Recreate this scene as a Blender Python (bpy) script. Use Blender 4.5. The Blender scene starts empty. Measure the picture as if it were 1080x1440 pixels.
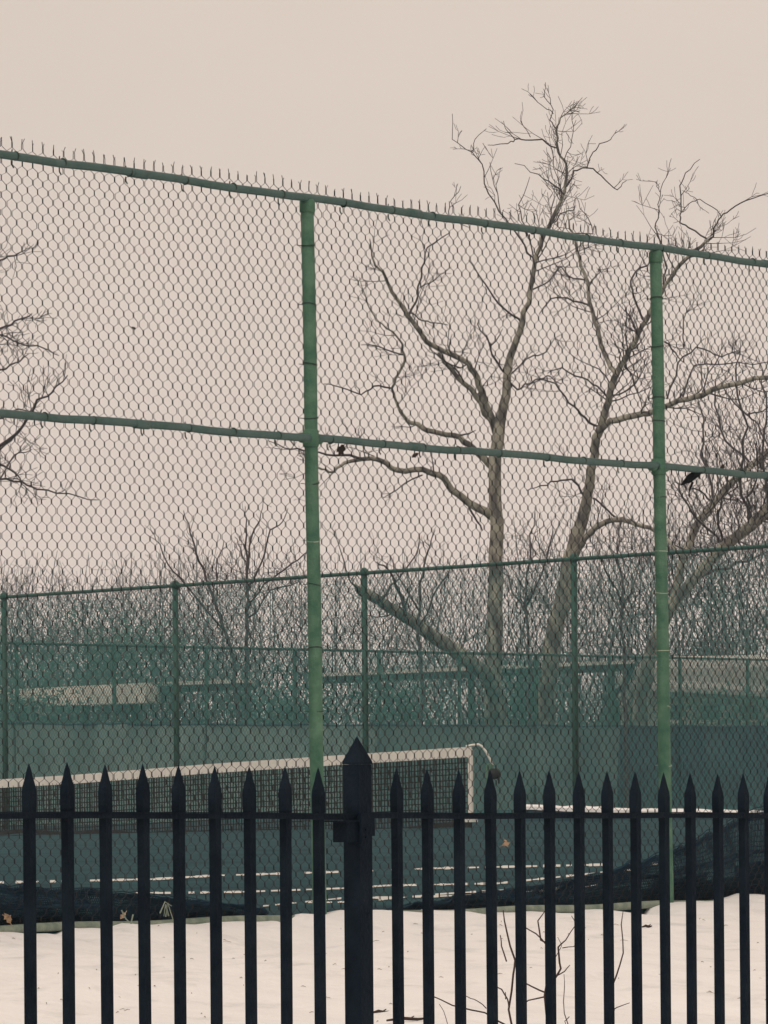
import bpy, math, random
import numpy as np
from mathutils import Vector, noise
random.seed(7)
S = bpy.context.scene
C = S.collection
R = math.radians

# ------------------------------------------------------------------ camera frame
F = 6400.0            # focal length in pixels of the 1080 x 1440 photograph
HX, HY = 540.0, 1115.0
ROLL = math.atan(0.0085)
ZC = 1.5              # eye height
cr, sr = math.cos(ROLL), math.sin(ROLL)
def unroll(x, y):
    a, b = x - HX, y - HY
    return a*cr - b*sr, a*sr + b*cr          # right, down
def at(x, y, d):
    u, w = unroll(x, y)
    return Vector((u*d/F, d, ZC - w*d/F))
AL = R(52)
E = Vector((math.cos(AL), math.sin(AL), 0)); N = Vector((-math.sin(AL), math.cos(AL), 0))
class Plane:
    """vertical plane through pixel column x0 at distance d0, running along direction e"""
    def __init__(s, x0, d0, e):
        s.o = at(x0, HY, d0); s.o.z = 0; s.e = e.normalized(); s.n = Vector((-s.e.y, s.e.x, 0))
    def tz(s, x, y):
        u, w = unroll(x, y); k = u/F
        t = (s.o.y*k - s.o.x)/(s.e.x - s.e.y*k)
        d = s.o.y + t*s.e.y
        return t, ZC - w*d/F
    def p(s, t, z, off=0.0):
        v = s.o + s.e*t + s.n*off
        return Vector((v.x, v.y, z))
    def px(s, x, y, off=0.0):
        t, z = s.tz(x, y); return s.p(t, z, off)
IRON = Plane(40, 9.5, E)
CHAIN = Plane(432, 23.0, E)
OPP = Plane(0, 95.0, E)
def plane2(x0, d0, x1, d1):
    a, b = at(x0, HY, d0), at(x1, HY, d1); a.z = b.z = 0
    return Plane(x0, d0, b - a)
SIDE = plane2(0, 85.5, 1080, 70.0)
NET = plane2(662, 60.0, 0, 71.0)

# ------------------------------------------------------------------ materials
def mat(name, col, rough=0.7, var=0.15, scale=6.0, metal=0.0, bump=0.0, bscale=60.0, spec=0.3, col2=None, lo=0.35, hi=0.65, stretch=(1,1,1)):
    m = bpy.data.materials.new(name); m.use_nodes = True
    nt = m.node_tree; b = nt.nodes['Principled BSDF']
    b.inputs['Roughness'].default_value = rough; b.inputs['Metallic'].default_value = metal
    b.inputs['Specular IOR Level'].default_value = spec
    tc = nt.nodes.new('ShaderNodeTexCoord'); mp = nt.nodes.new('ShaderNodeMapping'); mp.inputs['Scale'].default_value = stretch
    nt.links.new(tc.outputs['Object'], mp.inputs['Vector'])
    n = nt.nodes.new('ShaderNodeTexNoise'); n.inputs['Scale'].default_value = scale; n.inputs['Detail'].default_value = 8; n.inputs['Roughness'].default_value = .6
    nt.links.new(mp.outputs[0], n.inputs['Vector'])
    r = nt.nodes.new('ShaderNodeValToRGB')
    c2 = col2 if col2 else tuple(c*(1+var) for c in col)
    c1 = col if col2 else tuple(c*(1-var) for c in col)
    r.color_ramp.elements[0].position = lo; r.color_ramp.elements[0].color = (*c1, 1)
    r.color_ramp.elements[1].position = hi; r.color_ramp.elements[1].color = (*c2, 1)
    nt.links.new(n.outputs['Fac'], r.inputs['Fac']); nt.links.new(r.outputs['Color'], b.inputs['Base Color'])
    if bump:
        n2 = nt.nodes.new('ShaderNodeTexNoise'); n2.inputs['Scale'].default_value = bscale; n2.inputs['Detail'].default_value = 6
        nt.links.new(mp.outputs[0], n2.inputs['Vector'])
        bp = nt.nodes.new('ShaderNodeBump'); bp.inputs['Strength'].default_value = bump; bp.inputs['Distance'].default_value = 0.02
        nt.links.new(n2.outputs['Fac'], bp.inputs['Height']); nt.links.new(bp.outputs['Normal'], b.inputs['Normal'])
    return m
M = dict(
    iron=mat('black_iron_paint', (.001,.006,.014), .7, scale=12, bump=.25, bscale=90, col2=(.006,.014,.025), spec=.08),
    green=mat('green_pipe_paint', (.038,.115,.078), .6, scale=9, bump=.35, bscale=60, col2=(.115,.225,.150), lo=.32, hi=.72, spec=.2),
    rail=mat('green_rail_paint', (.038,.095,.085), .5, scale=9, bump=.2, bscale=50, col2=(.080,.140,.135), lo=.3, hi=.7),
    wire=mat('coated_fence_wire', (.007,.010,.013), .6, scale=1.3, col2=(.034,.034,.036)),
    farwire=mat('green_coated_wire', (.030,.210,.200), .6, scale=3, var=.2),
    farpipe=mat('green_pipe_far', (.018,.085,.068), .6, scale=3, var=.2),
    band=mat('pale_band_metal', (.30,.36,.28), .5, scale=20, var=.3),
    darkband=mat('dark_band_metal', (.022,.045,.035), .5, scale=20, var=.3),
    pipe=mat('weathered_bottom_pipe', (.14,.19,.15), .6, scale=14, bump=.3, bscale=60, col2=(.28,.32,.26)),
    snow=mat('snow', (.72,.71,.70), .85, scale=3.5, lo=.30, hi=.45, bump=.9, bscale=9, col2=(.88,.86,.85), spec=.1),  # greyer noise patches stand in for soft shadows of the relief and leaf imprints
    court=mat('court_surface', (.003,.032,.045), .9, scale=.9, bump=.2, bscale=30, col2=(.014,.068,.080), spec=.1),
    paint=mat('white_line_paint', (.62,.60,.56), .7, scale=3, var=.12),
    tape=mat('net_tape', (.74,.70,.64), .8, scale=5, var=.08),
    cord=mat('net_cord', (.012,.016,.018), .8, scale=5),
    bark=mat('plane_tree_bark', (.095,.083,.076), .9, scale=3.6, bump=1.0, bscale=12, col2=(.37,.35,.28), stretch=(1,1,.45), lo=.42, hi=.60),
    twig=mat('twig_bark', (.040,.030,.034), .9, scale=2.0, col2=(.085,.066,.070)),
    brush=mat('haze_tinted_bark', (.050,.068,.074), .9, scale=.4, col2=(.11,.125,.125)),  # distance haze mixed into the bark colour as a teal tint
    veiled=mat('veil_tinted_twigs', (.035,.105,.100), .9, scale=.4, col2=(.09,.17,.155)),  # teal veil of the mesh in front, put into the twig colour
    sapling=mat('sapling_bark', (.030,.018,.018), .8, scale=8, col2=(.06,.035,.03)),
    ever=mat('evergreen_leaves', (.035,.125,.105), .8, scale=1.2, col2=(.085,.19,.155)),
    fabric=mat('navy_netting', (.007,.026,.050), .9, scale=4, bump=.6, bscale=30, col2=(.020,.052,.082), spec=.1),
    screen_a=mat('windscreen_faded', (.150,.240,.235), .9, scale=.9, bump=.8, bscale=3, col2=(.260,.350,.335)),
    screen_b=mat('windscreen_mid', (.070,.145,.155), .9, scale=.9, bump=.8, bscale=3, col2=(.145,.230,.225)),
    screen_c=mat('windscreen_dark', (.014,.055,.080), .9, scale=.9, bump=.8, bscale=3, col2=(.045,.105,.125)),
    stone=mat('pale_concrete', (.55,.52,.46), .9, scale=.5, col2=(.68,.64,.57)),
    tan=mat('tan_wall', (.38,.35,.32), .9, scale=.6, col2=(.50,.46,.42)),
    dark=mat('dark_trim', (.02,.025,.028), .7, scale=2),
    glass=mat('window_glass', (.05,.06,.065), .2, scale=2, spec=.6),
    leaf=mat('dry_leaf', (.25,.16,.10), .85, scale=40, col2=(.46,.33,.22)),
    darkleaf=mat('dark_dead_leaf', (.025,.018,.016), .8, scale=40, col2=(.06,.04,.03)),
    plastic=mat('black_plastic_scrap', (.003,.004,.006), .8, scale=20, spec=.08),
    white=mat('white_enamel', (.70,.68,.62), .5, scale=6, var=.1),
    snowlitter=mat('snow_litter', (.16,.13,.11), .9, scale=30, col2=(.35,.30,.26)),
    soil=mat('soil_ground', (.10,.085,.07), .95, scale=.1, col2=(.60,.57,.54)),
)

# ------------------------------------------------------------------ mesh builder
class MB:
    def __init__(s): s.v = []; s.f = []
    def tube(s, pts, rad, sides=6, cap=True):
        pts = [Vector(p) for p in pts]
        if not hasattr(rad, '__len__'): rad = [rad]*len(pts)
        n = len(pts); b = len(s.v); up = None
        for i, p in enumerate(pts):
            a = pts[max(i-1, 0)]; c = pts[min(i+1, n-1)]
            d = (c - a)
            if d.length < 1e-9: d = Vector((0,0,1))
            d.normalize()
            if up is None:
                up = d.orthogonal().normalized()
            else:
                up = up - d*up.dot(d)
                up = up.normalized() if up.length > 1e-6 else d.orthogonal().normalized()
            w = d.cross(up)
            for k in range(sides):
                q = 2*math.pi*k/sides
                s.v.append(tuple(p + (up*math.cos(q) + w*math.sin(q))*rad[i]))
        for i in range(n-1):
            for k in range(sides):
                k2 = (k+1) % sides
                s.f.append((b+i*sides+k, b+i*sides+k2, b+(i+1)*sides+k2, b+(i+1)*sides+k))
        if cap:
            s.f.append(tuple(b+k for k in reversed(range(sides))))
            s.f.append(tuple(b+(n-1)*sides+k for k in range(sides)))
    def hexa(s, c8):
        b = len(s.v); s.v += [tuple(c) for c in c8]
        for q in ((0,3,2,1),(4,5,6,7),(0,1,5,4),(1,2,6,5),(2,3,7,6),(3,0,4,7)): s.f.append(tuple(b+i for i in q))
    def slab(s, pl, t0, t1, z0, z1, o0, o1, z0b=None, z1b=None):
        """box in a fence plane: t range, z range (optionally sloping), offset range"""
        z0b = z0 if z0b is None else z0b; z1b = z1 if z1b is None else z1b
        s.hexa([pl.p(t0,z0,o0), pl.p(t1,z0b,o0), pl.p(t1,z0b,o1), pl.p(t0,z0,o1),
                pl.p(t0,z1,o0), pl.p(t1,z1b,o0), pl.p(t1,z1b,o1), pl.p(t0,z1,o1)])
    def rings(s, rings):
        """loft square rings [(center, ax, bx)] ; last may be a point"""
        b = len(s.v)
        for c, a, q in rings:
            for sa, sb in ((-1,-1),(1,-1),(1,1),(-1,1)): s.v.append(tuple(c + a*sa + q*sb))
        m = len(rings)
        for i in range(m-1):
            for k in range(4):
                k2 = (k+1) % 4
                s.f.append((b+i*4+k, b+i*4+k2, b+(i+1)*4+k2, b+(i+1)*4+k))
        s.f.append((b+3,b+2,b+1,b)); e = b+(m-1)*4; s.f.append((e,e+1,e+2,e+3))
    def quad(s, *p):
        b = len(s.v); s.v += [tuple(q) for q in p]; s.f.append(tuple(range(b, b+len(p))))
    def build(s, name, m, parent=None, smooth=False):
        me = bpy.data.meshes.new(name); me.from_pydata(s.v, [], s.f)
        if smooth: me.polygons.foreach_set('use_smooth', [True]*len(me.polygons))
        me.materials.append(m); me.update()
        return link(name, me, parent)
def link(name, me, parent=None):
    o = bpy.data.objects.new(name, me); C.objects.link(o)
    if parent is not None:
        o.parent = parent
        pm = parent.location
        if parent.type == 'EMPTY' or True:
            L = Vector(pm); q = parent.parent
            while q is not None: L += q.location; q = q.parent
            o.location = Vector((0,0,0)); me.transform(__import__('mathutils').Matrix.Translation(-L))
    return o
def tag(o, label, cat, group=None, kind=None):
    if label: o['label'] = label
    if cat: o['category'] = cat
    if group: o['group'] = group
    if kind: o['kind'] = kind
    return o
def thing(name, loc, label, cat, group=None):
    o = bpy.data.objects.new(name, None); C.objects.link(o); o.location = loc; o.empty_display_size = .3
    return tag(o, label, cat, group)
def np_mesh(name, V, Q, m, parent):
    me = bpy.data.meshes.new(name)
    me.vertices.add(len(V)); me.vertices.foreach_set('co', V.astype(np.float32).ravel())
    nq = len(Q); me.loops.add(nq*4); me.loops.foreach_set('vertex_index', Q.astype(np.int32).ravel())
    me.polygons.add(nq); me.polygons.foreach_set('loop_start', np.arange(nq, dtype=np.int32)*4)
    me.materials.append(m); me.update(calc_edges=True); me.validate()
    return link(name, me, parent)
def interp(x, tab):
    if x <= tab[0][0]: return tab[0][1]
    for (a, p), (b, q) in zip(tab, tab[1:]):
        if x <= b: return p + (q-p)*(x-a)/(b-a)
    return tab[-1][1]

def chain_fabric(pl, t0, t1, ztop, zbot, dw, dh, r, off, vert=.34, prong=.0, sides=4, bulge=.0, jit=.0, wav=.0):
    """woven zigzag wires; ztop, zbot are functions of t; returns verts, quads"""
    rs = np.random.RandomState(3)
    hw = dw/2; hh = dh/2; n = int((t1-t0)/hw)
    V = []; Q = []; base = 0
    et = np.array([pl.e.x, pl.e.y, 0]); en = np.array([pl.n.x, pl.n.y, 0]); o = np.array([pl.o.x, pl.o.y, 0])
    for k in range(n):
        tm = t0 + (k+.5)*hw
        za, zb = ztop(tm), zbot(tm)
        m = int((za-zb)/hh)
        wz = 0.0; pts = []
        for j in range(m+1):
            right = (k+j) % 2
            t = t0 + (k+right)*hw
            z = za - j*hh
            s = (1 if right else -1)
            dt = rs.uniform(-jit, jit) + wav*math.sin(t*1.7+z*2.3)*math.sin(t*.6-z*1.1+1); tt = t - s*r*(.45 if vert > 0 else .9) + dt
            z += rs.uniform(-jit, jit) + wav*math.sin(t*2.9+z*1.9)
            oo = off + (.0018 if right else -.0018) + bulge*math.sin(t*2.1+z*1.3)
            if vert > 0:
                v = hh*vert*.5
                if j == 0 and prong > 0: pts.append((tt + rs.uniform(-.010,.010), z + prong*rs.uniform(.55,1.15)*(.45 if rs.rand() < .06 else 1), oo+.002*s))
                if j == 0 and prong > 0: pts.append((tt+.002*s, z + prong*.45, oo))
                pts.append((tt, z+v, oo)); pts.append((tt, z-v, oo))
            else: pts.append((tt, z, oo))
        P = np.array(pts); c = o + P[:,0:1]*et + P[:,2:3]*en; c[:,2] = P[:,1]
        L = len(P)
        if sides == 4: offs = [et*r, en*r, -et*r, -en*r]
        else: offs = [et*r, (-et*.5+en*.866)*r, (-et*.5-en*.866)*r]
        vv = np.stack([c + q for q in offs], 1).reshape(-1, 3)
        V.append(vv)
        i = np.arange(L-1)[:,None]*sides; kk = np.arange(sides)[None,:]; k2 = (kk+1) % sides
        Q.append(np.stack([i+kk, i+k2, i+sides+k2, i+sides+kk], -1).reshape(-1,4) + base)
        base += len(vv)
    return np.concatenate(V), np.concatenate(Q)
def linz(pl, x0, y0, x1, y1):
    (ta, za), (tb, zb) = pl.tz(x0, y0), pl.tz(x1, y1)
    return lambda t: za + (zb-za)*(t-ta)/(tb-ta)

# ------------------------------------------------------------------ ground
SNOWTOP = [(-400,1322),(-40,1314),(60,1314),(72,1318),(85,1309),(95,1304),(140,1302),(165,1294),(190,1293),(232,1290),(300,1288),(375,1289),(388,1291),(395,1298),(402,1289),(420,1285),
 (500,1284),(530,1286),(548,1288),(562,1291),(585,1300),(592,1287),(640,1287),(655,1291),(684,1298),(692,1286),(725,1283),(742,1280),(752,1286),(770,1288),(776,1281),(792,1280),(806,1287),(812,1273),(846,1270),(852,1278),(866,1283),(900,1284),(910,1271),(935,1264),(975,1265),(1000,1266),(1040,1258),(1080,1259),(1500,1246)]
ST = sorted((CHAIN.tz(x, y)) for x, y in SNOWTOP)
TI0, ZI = IRON.tz(500, 1146)
sI = 0.0
DS = (CHAIN.p(0,0) - IRON.p(0,0)).dot(IRON.n)        # perpendicular gap between the two fences
TSH = (CHAIN.p(0,0) - IRON.p(0,0)).dot(E)            # along-fence shift
def snow_h(t, s):
    """t along the chain fence (its own origin), s metres in front of it (towards the camera is negative)"""
    top = interp(t, ST)
    base = ZC - 0.69 + .012*(t+2)
    w = max(0.0, 1 - abs(s)/0.55)
    w = w*w*(3-2*w)
    z = base + (top-base)*w if s > -.55 else base
    f = min(1.0, max(0.0, (-s)/DS))
    z -= .46*f**1.15
    z += .055*noise.noise(Vector((t*.55, s*.55, 0))) + .034*noise.noise(Vector((t*2.1, s*1.8, 4)))*(min(1,abs(s)*2)) + .009*noise.noise(Vector((t*6, s*5, 9))) - .09*max(0, noise.noise(Vector((t*1.6, s*2.6, 20)))-.22)*min(1,abs(s)*3)
    if -s > DS: z -= (-s-DS)*.06
    return z
def snow_ground():
    ts = [-16+ i*.09 for i in range(int(16/.09))] + [i*.045 - .01 for i in range(int(14/.045))] + [14+i*.4 for i in range(60)]
    ts = [-16+i*.35 for i in range(30)] + [-5.5+i*.045 for i in range(int(15.5/.045))] + [10+i*.4 for i in range(70)]
    ss = [0.03, 0, -.03,-.07,-.12,-.18] + [-.26 - i*.12 for i in range(90)] + [-11.1 - i*.5 for i in range(30)]
    mb = MB(); n = len(ss)
    for t in ts:
        for k, s in enumerate(ss):
            p = CHAIN.p(t, 0, s)
            mb.v.append((p.x, p.y, (snow_h(t, s) if k else snow_h(t, 0)-.5)))
    for i in range(len(ts)-1):
        for j in range(n-1): mb.f.append((i*n+j, i*n+j+1, (i+1)*n+j+1, (i+1)*n+j))
    o = mb.build('snow_ground', M['snow'], smooth=True); o['kind'] = 'structure'
snow_ground()

# the court: nearly level by the near fence, a little lower at the far left than at the far right
def court_z(p):
    q = p - CHAIN.o; d = max(0.0, min(1.0, (q.x*N.x + q.y*N.y)/28)); d = d*d*(3-2*d)
    near = .625 + .002*(q.x*E.x+q.y*E.y)
    far = interp(p.x, [(-30,.70),(-6,.62),(1.2,.44),(7,.41),(40,.40)])
    return ZC - (near + (far-near)*d)
def court_pt(x, y):
    o = Vector((0,0,ZC)); dv = at(x, y, 1.0) - o; k = 18.0
    while k < 70:
        p = o + dv*k
        if (p-CHAIN.o).dot(N) > .1 and p.z <= court_z(p): return p
        k += .02
    return p
mb = MB()
def cpt(t, s, dz=0):
    p = CHAIN.p(t, 0, s); return (p.x, p.y, court_z(p)+dz)
TT = [-22+i*1.0 for i in range(103)]; SS = [.10+i*1.0 for i in range(63)]
for t in TT:
    for q in SS: mb.v.append(cpt(t, q))
for i in range(len(TT)-1):
    for j in range(len(SS)-1): k = i*len(SS)+j; mb.f.append((k, k+len(SS), k+len(SS)+1, k+1))
mb.quad(cpt(-22,.10,-2), cpt(80,.10,-2), cpt(80,.10), cpt(-22,.10))
o = mb.build('tennis_court', M['court']); o['kind'] = 'structure'
mb = MB(); G = 3000
mb.quad((-G,-G,-1.2), (G,-G,-1.2), (G,G,-1.2), (-G,G,-1.2))
o = mb.build('ground', M['soil']); o['kind'] = 'structure'
# far ground rising gently behind the courts, patchy snow
mb = MB()
mb.quad(cpt(-120,62,-.03), cpt(240,62,-.03), cpt(240,420,-5), cpt(-120,420,-5))
o = mb.build('park_ground', M['soil']); o['kind'] = 'structure'

# painted lines on the court: broken by worn patches
def stripe(name, pts, wpx):
    mb = MB(); P = []
    for (x0, y0), (x1, y1) in zip(pts, pts[1:]):
        k = max(1, int(abs(x1-x0)/8))
        for i in range(k):
            f = i/k; P.append((x0+(x1-x0)*f, y0+(y1-y0)*f))
    P.append(pts[-1])
    for i in range(len(P)-1):
        if random.random() < .24: continue
        (xa, ya), (xb, yb) = P[i], P[i+1]
        w = wpx*random.uniform(.4,.95)
        up = Vector((0,0,.004))
        mb.quad(court_pt(xa,ya+w/2)+up, court_pt(xb,yb+w/2)+up, court_pt(xb,yb-w/2)+up, court_pt(xa,ya-w/2)+up)
    o = mb.build(name, M['paint']); o['kind'] = 'structure'
stripe('court_line', [(-60,1243),(30,1241),(215,1237),(300,1232),(500,1226),(600,1222),(780,1218),(925,1215)], 4)
stripe('court_line', [(190,1257),(340,1255),(480,1250),(545,1246),(700,1243),(860,1226),(900,1223)], 3.6)
stripe('court_line', [(370,1275),(480,1264),(600,1262),(700,1257),(830,1247),(850,1245)], 3.6)
stripe('court_line', [(400,1271),(500,1269),(620,1258),(760,1249)], 3)

# low dark kerb with snow lying on it, beyond the net
def kerb():
    f = thing('low_kerb', at(740, 1150, 68), 'low dark kerb topped with a strip of snow, right of the net post', 'kerb')
    kb, sn = MB(), MB(); prev = None; K = 68/F
    for k in range(50):
        x = 737 + k*11
        y = interp(x, [(737,1134),(880,1139.5),(1080,1143.5),(1300,1147)]) + random.uniform(-.5,.5)
        p = at(x, y, 68.0); g = court_z(p)-.1; top = p.z
        sec = [Vector((p.x,68,top-3*K)), Vector((p.x,68.25,top-3*K))]
        h = random.uniform(2.5,4.5)*K
        ring = [Vector((p.x,67.97,top-4.5*K)), Vector((p.x,67.97,top)), Vector((p.x,68.1,top+h)), Vector((p.x,68.28,top-2*K))]
        cur = (sec, ring, g)
        if prev:
            (s0, r0, g0) = prev
            kb.quad(Vector((s0[0].x,68,g0)), Vector((sec[0].x,68,g)), sec[0], s0[0]); kb.quad(s0[0], sec[0], sec[1], s0[1])
            for j in range(3): sn.quad(r0[j], ring[j], ring[j+1], r0[j+1])
        prev = cur
    kb.build('kerb_face', M['screen_c'], f); sn.build('snow_strip', M['snow'], f)
kerb()

# ------------------------------------------------------------------ iron fence
def iron_fence():
    gz = lambda t: snow_h(t - TSH, -DS)          # ground under the iron fence
    P0 = IRON.px(503, 1146)
    f = thing('picket_fence', IRON.p(TI0, gz(TI0)), 'black painted iron fence with spear point pickets, nearest to the viewer', 'fence')
    left = [40,95,148,201,252,302,350,399,447]; right = [556,602,646,688,731,772,814,855,894,933,971,1008,1045]
    ztip = linz(IRON, 40, 1072, 1045, 1088)
    zr_l = linz(IRON, 0, 1146, 490, 1148); zr_r = linz(IRON, 515, 1146, 1080, 1147)
    tl = [IRON.tz(x+1, 1146)[0] for x in left]; tr = [IRON.tz(x+1, 1146)[0] for x in right]
    sl = (tl[-1]-tl[0])/(len(tl)-1); s2 = (tr[-1]-tr[0])/(len(tr)-1)
    T = [tl[0]+sl*i for i in range(-8, len(tl))] + [tr[0]+s2*i for i in range(0, len(tr)+8)]
    H = .0095
    for t in T:
        t += random.uniform(-.0025,.0025)
        zt = ztip(t) + random.uniform(-.002,.002); z0 = gz(t)-.05
        lean = random.uniform(-.003,.003)
        a, q = E*H, N*H
        mb = MB()
        zs = zt - .105
        mk = lambda z, k, kk: (IRON.p(t + lean*(z-zs), z), a*k, q*kk)
        mb.rings([mk(z0,1,1), mk(zs-.02,1,1), mk(zs,1.0,1), mk(zs+.004,1.16,1.1), mk(zt-.062,1.22,1.1), mk(zt-.050,1.14,1.0), mk(zt-.034,.72,.72), mk(zt-.015,.38,.38), mk(zt-.003,.10,.1), mk(zt,.03,.03)])
        mb.build('picket', M['iron'], f)
    tp = IRON.tz(503, 1146)[0]; hp = .0232
    mb = MB(); zt = IRON.tz(503,1036)[1]; zb = IRON.tz(503,1075)[1]; g = gz(tp)-.1
    mk = lambda z, k: (IRON.p(tp, z), E*hp*k, N*hp*k)
    mb.rings([mk(g,1), mk(zb-.001,1), mk(zb,1)])
    po = mb.build('post', M['iron'], f)
    mb = MB(); mb.rings([mk(zb+.0005,1.06), mk(zb+.006,1.06), mk(zb+.010,.99), mk(zt-.003,.07), mk(zt,.03)])
    mb.build('post_cap', M['iron'], po)
    # rails: a flat channel with a small lip
    for zr, ta, tb in ((zr_l, T[0]-.1, tp-hp), (zr_r, tp+hp, T[-1]+.1)):
        mb = MB(); n = 26
        for i in range(n):
            a, b = ta+(tb-ta)*i/n, ta+(tb-ta)*(i+1)/n
            wob = lambda t: .0012*math.sin(t*3.1)+.0006*math.sin(t*11)
            za, zb2 = zr(a)+wob(a), zr(b)+wob(b)
            mb.slab(IRON, a, b, za-.0075, za+.004, -.0155, .0155, zb2-.0075, zb2+.004)
            mb.slab(IRON, a, b, za+.0042, za+.0068, -.0185, .0185, zb2+.0042, zb2+.0068)
        mb.build('rail', M['iron'], f)
    # bracket holding the left rail end to the post
    zr = zr_l(tp)
    mb = MB()
    mb.slab(IRON, tp-hp-.045, tp-hp+.001, zr-.058, zr-.012, -.021, .018)
    mb.slab(IRON, tp-hp-.085, tp-hp+.004, zr-.0115, zr-.0085, -.027, .02)
    mb.slab(IRON, tp-hp-.003, tp-hp+.022, zr-.062, zr+.006, -.031, -.0235)
    mb.build('bracket', M['iron'], f)
    mb = MB()
    mb.slab(IRON, tp+hp-.002, tp+hp+.012, zr-.045, zr+.008, -.022, .02)
    mb.build('bracket', M['iron'], f)
    for bz in (-.03, -.047):
        mb = MB(); c = IRON.p(tp-hp+.01, zr+bz, -.033); mb.tube([c, c+N*-.004], .0035, 6); mb.build('bolt', M['iron'], f)
iron_fence()

# ------------------------------------------------------------------ near chain-link fence
def ring(mb, c, r, h, axis, thick=.004, sides=12):
    mb.tube([c-axis*h/2, c+axis*h/2], r+thick, sides)
def near_fence():
    t1, _ = CHAIN.tz(432, 300); t2, _ = CHAIN.tz(922, 300); bay = t2 - t1
    top = linz(CHAIN, 0, 217, 1080, 372); mid = linz(CHAIN, 0, 581, 1080, 669); bot = linz(CHAIN, 0, 1306, 1080, 1266)
    f = thing('chain_link_fence', CHAIN.p(t1, CHAIN.tz(450,1290)[1]), 'tall green-posted chain-link fence with barbed top, right behind the black pickets', 'fence')
    rp = .034
    posts = [((432,276.5),(450,1296)), ((922,349.5),(939,1276))]
    bands = [[345,428,512,588,680,760,822,912,1000], [420,487,560,592,700,775,833,915,995,1076]]
    for i, (a, b) in enumerate(posts):
        ta, za = CHAIN.tz(*a); tb, zb = CHAIN.tz(*b)
        pos = [(ta,za,tb,zb,bands[i],i)]
        for j in ((-1,) if i == 0 else (1,)): pos.append((ta+j*bay, top(ta+j*bay)-.02, tb+j*bay, bot(tb+j*bay)-.15, [400,600,800,1000], 0))
        for ta_, za_, tb_, zb_, bb, kind in pos:
            mb = MB(); n = 10
            P = [CHAIN.p(tb_+(ta_-tb_)*q/n + .003*math.sin(q*1.7), zb_-.25+(za_-zb_+.23)*q/n) for q in range(n+1)]
            mb.tube(P, [rp*(1.07-.09*q/n) for q in range(n+1)], 20)
            po = mb.build('post', M['green'], f, smooth=True)
            mb = MB(); c = CHAIN.p(ta_, za_-.045)
            U = Vector((0,0,1))
            mb.tube([c-U*.035, c-U*.033, c+U*.02, c+U*.032, c+U*.040], [rp+.001, rp+.0055, rp+.0055, rp-.002, rp*.5], 18)
            mb.build('post_cap', M['green'], po, smooth=True)
            for yb in bb:
                x = a[0]+(b[0]-a[0])*(yb-a[1])/(b[1]-a[1]); _, z = CHAIN.tz(x, yb)
                fr = (z-zb_)/(za_-zb_); tt = tb_+(ta_-tb_)*fr
                mb = MB(); ax = (Vector((0,0,1)) + E*random.uniform(-.25,.25) + N*random.uniform(-.2,.2)).normalized()
                ring(mb, CHAIN.p(tt, z), rp*1.03, random.choice((.005,.007)), ax, .003, 14)
                mb.tube([CHAIN.p(tt, z, rp+.002)+E*-.045, CHAIN.p(tt, z, rp+.004), CHAIN.p(tt, z, rp+.002)+E*.042], .0025, 4)
                pale = kind == 1 and yb > 760 or (kind == 0 and yb in (760,))
                mb.build('tie_band', M['band'] if pale else M['darkband'], po)
    ext = bay*1.5
    ta, tb = t1-ext, t2+ext*1.1
    for nm, fn, rad in (('top_rail', top, .0200), ('middle_rail', mid, .0195)):
        mb = MB(); n = 60
        P = [CHAIN.p(ta+(tb-ta)*i/n, fn(ta+(tb-ta)*i/n)+.004*math.sin(i*.9)+.002*math.sin(i*2.3), -.012) for i in range(n+1)]
        mb.tube(P, rad, 14)
        rl = mb.build(nm, M['rail'], f, smooth=True)
        # sleeves at joints and wire ties with twisted tails
        for k in (0.28, 1.36, -.42):
            mb = MB(); t = t1+bay*k; c = CHAIN.p(t, fn(t), -.012); mb.tube([c-E*.05, c+E*.05], rad+.003, 14)
            mb.build('sleeve', M['rail'], rl, smooth=True)
        t = ta + .2; k = 0
        while t < tb and k < 40:
            mb = MB(); c = CHAIN.p(t, fn(t), -.012)
            mb.tube([c-E*.003, c+E*.003], rad+.003, 10)
            q = CHAIN.p(t+.01, fn(t)-rad-.018, .02); mb.tube([CHAIN.p(t, fn(t)-rad, .012), q, q+Vector((.008,0,-.014))], .0045, 4)
            mb.tube([CHAIN.p(t, fn(t)+rad, .012), CHAIN.p(t+.012, fn(t)+rad+.014, .02)], .0035, 4)
            mb.build('wire_tie', M['darkband'], rl)
            t += random.uniform(.30,.50); k += 1
    mb = MB(); n = 60
    P = [CHAIN.p(ta+(tb-ta)*i/n, bot(ta+(tb-ta)*i/n)+.005*math.sin(i*1.1)-.004, -.005) for i in range(n+1)]
    mb.tube(P, .0215, 14); mb.build('bottom_rail', M['pipe'], f, smooth=True)
    dw = bay/43.4; dh = .081
    pr = .037
    V, Q = chain_fabric(CHAIN, ta, tb, lambda t: top(t)+.058-.004, lambda t: bot(t)-.01, dw, dh,   .0023, .036, vert=.58, prong=pr, bulge=.008, jit=.0024, wav=.009)
    np_mesh('wire_mesh', V, Q, M['wire'], f)
    # welded collars where the middle rail meets the posts
    for x, y in ((437,616),(926,657)):
        mb = MB(); c = CHAIN.p(CHAIN.tz(x,y)[0], mid(CHAIN.tz(x,y)[0]))
        U = Vector((0,0,1)); mb.tube([c-U*.045, c-U*.04, c+U*.04, c+U*.045], [rp+.001, rp+.007, rp+.007, rp+.001], 18)
        mb.tube([c-E*.075, c+E*.075], .0265, 14)
        mb.build('collar', M['green'], f, smooth=True)
near_fence()

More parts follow.
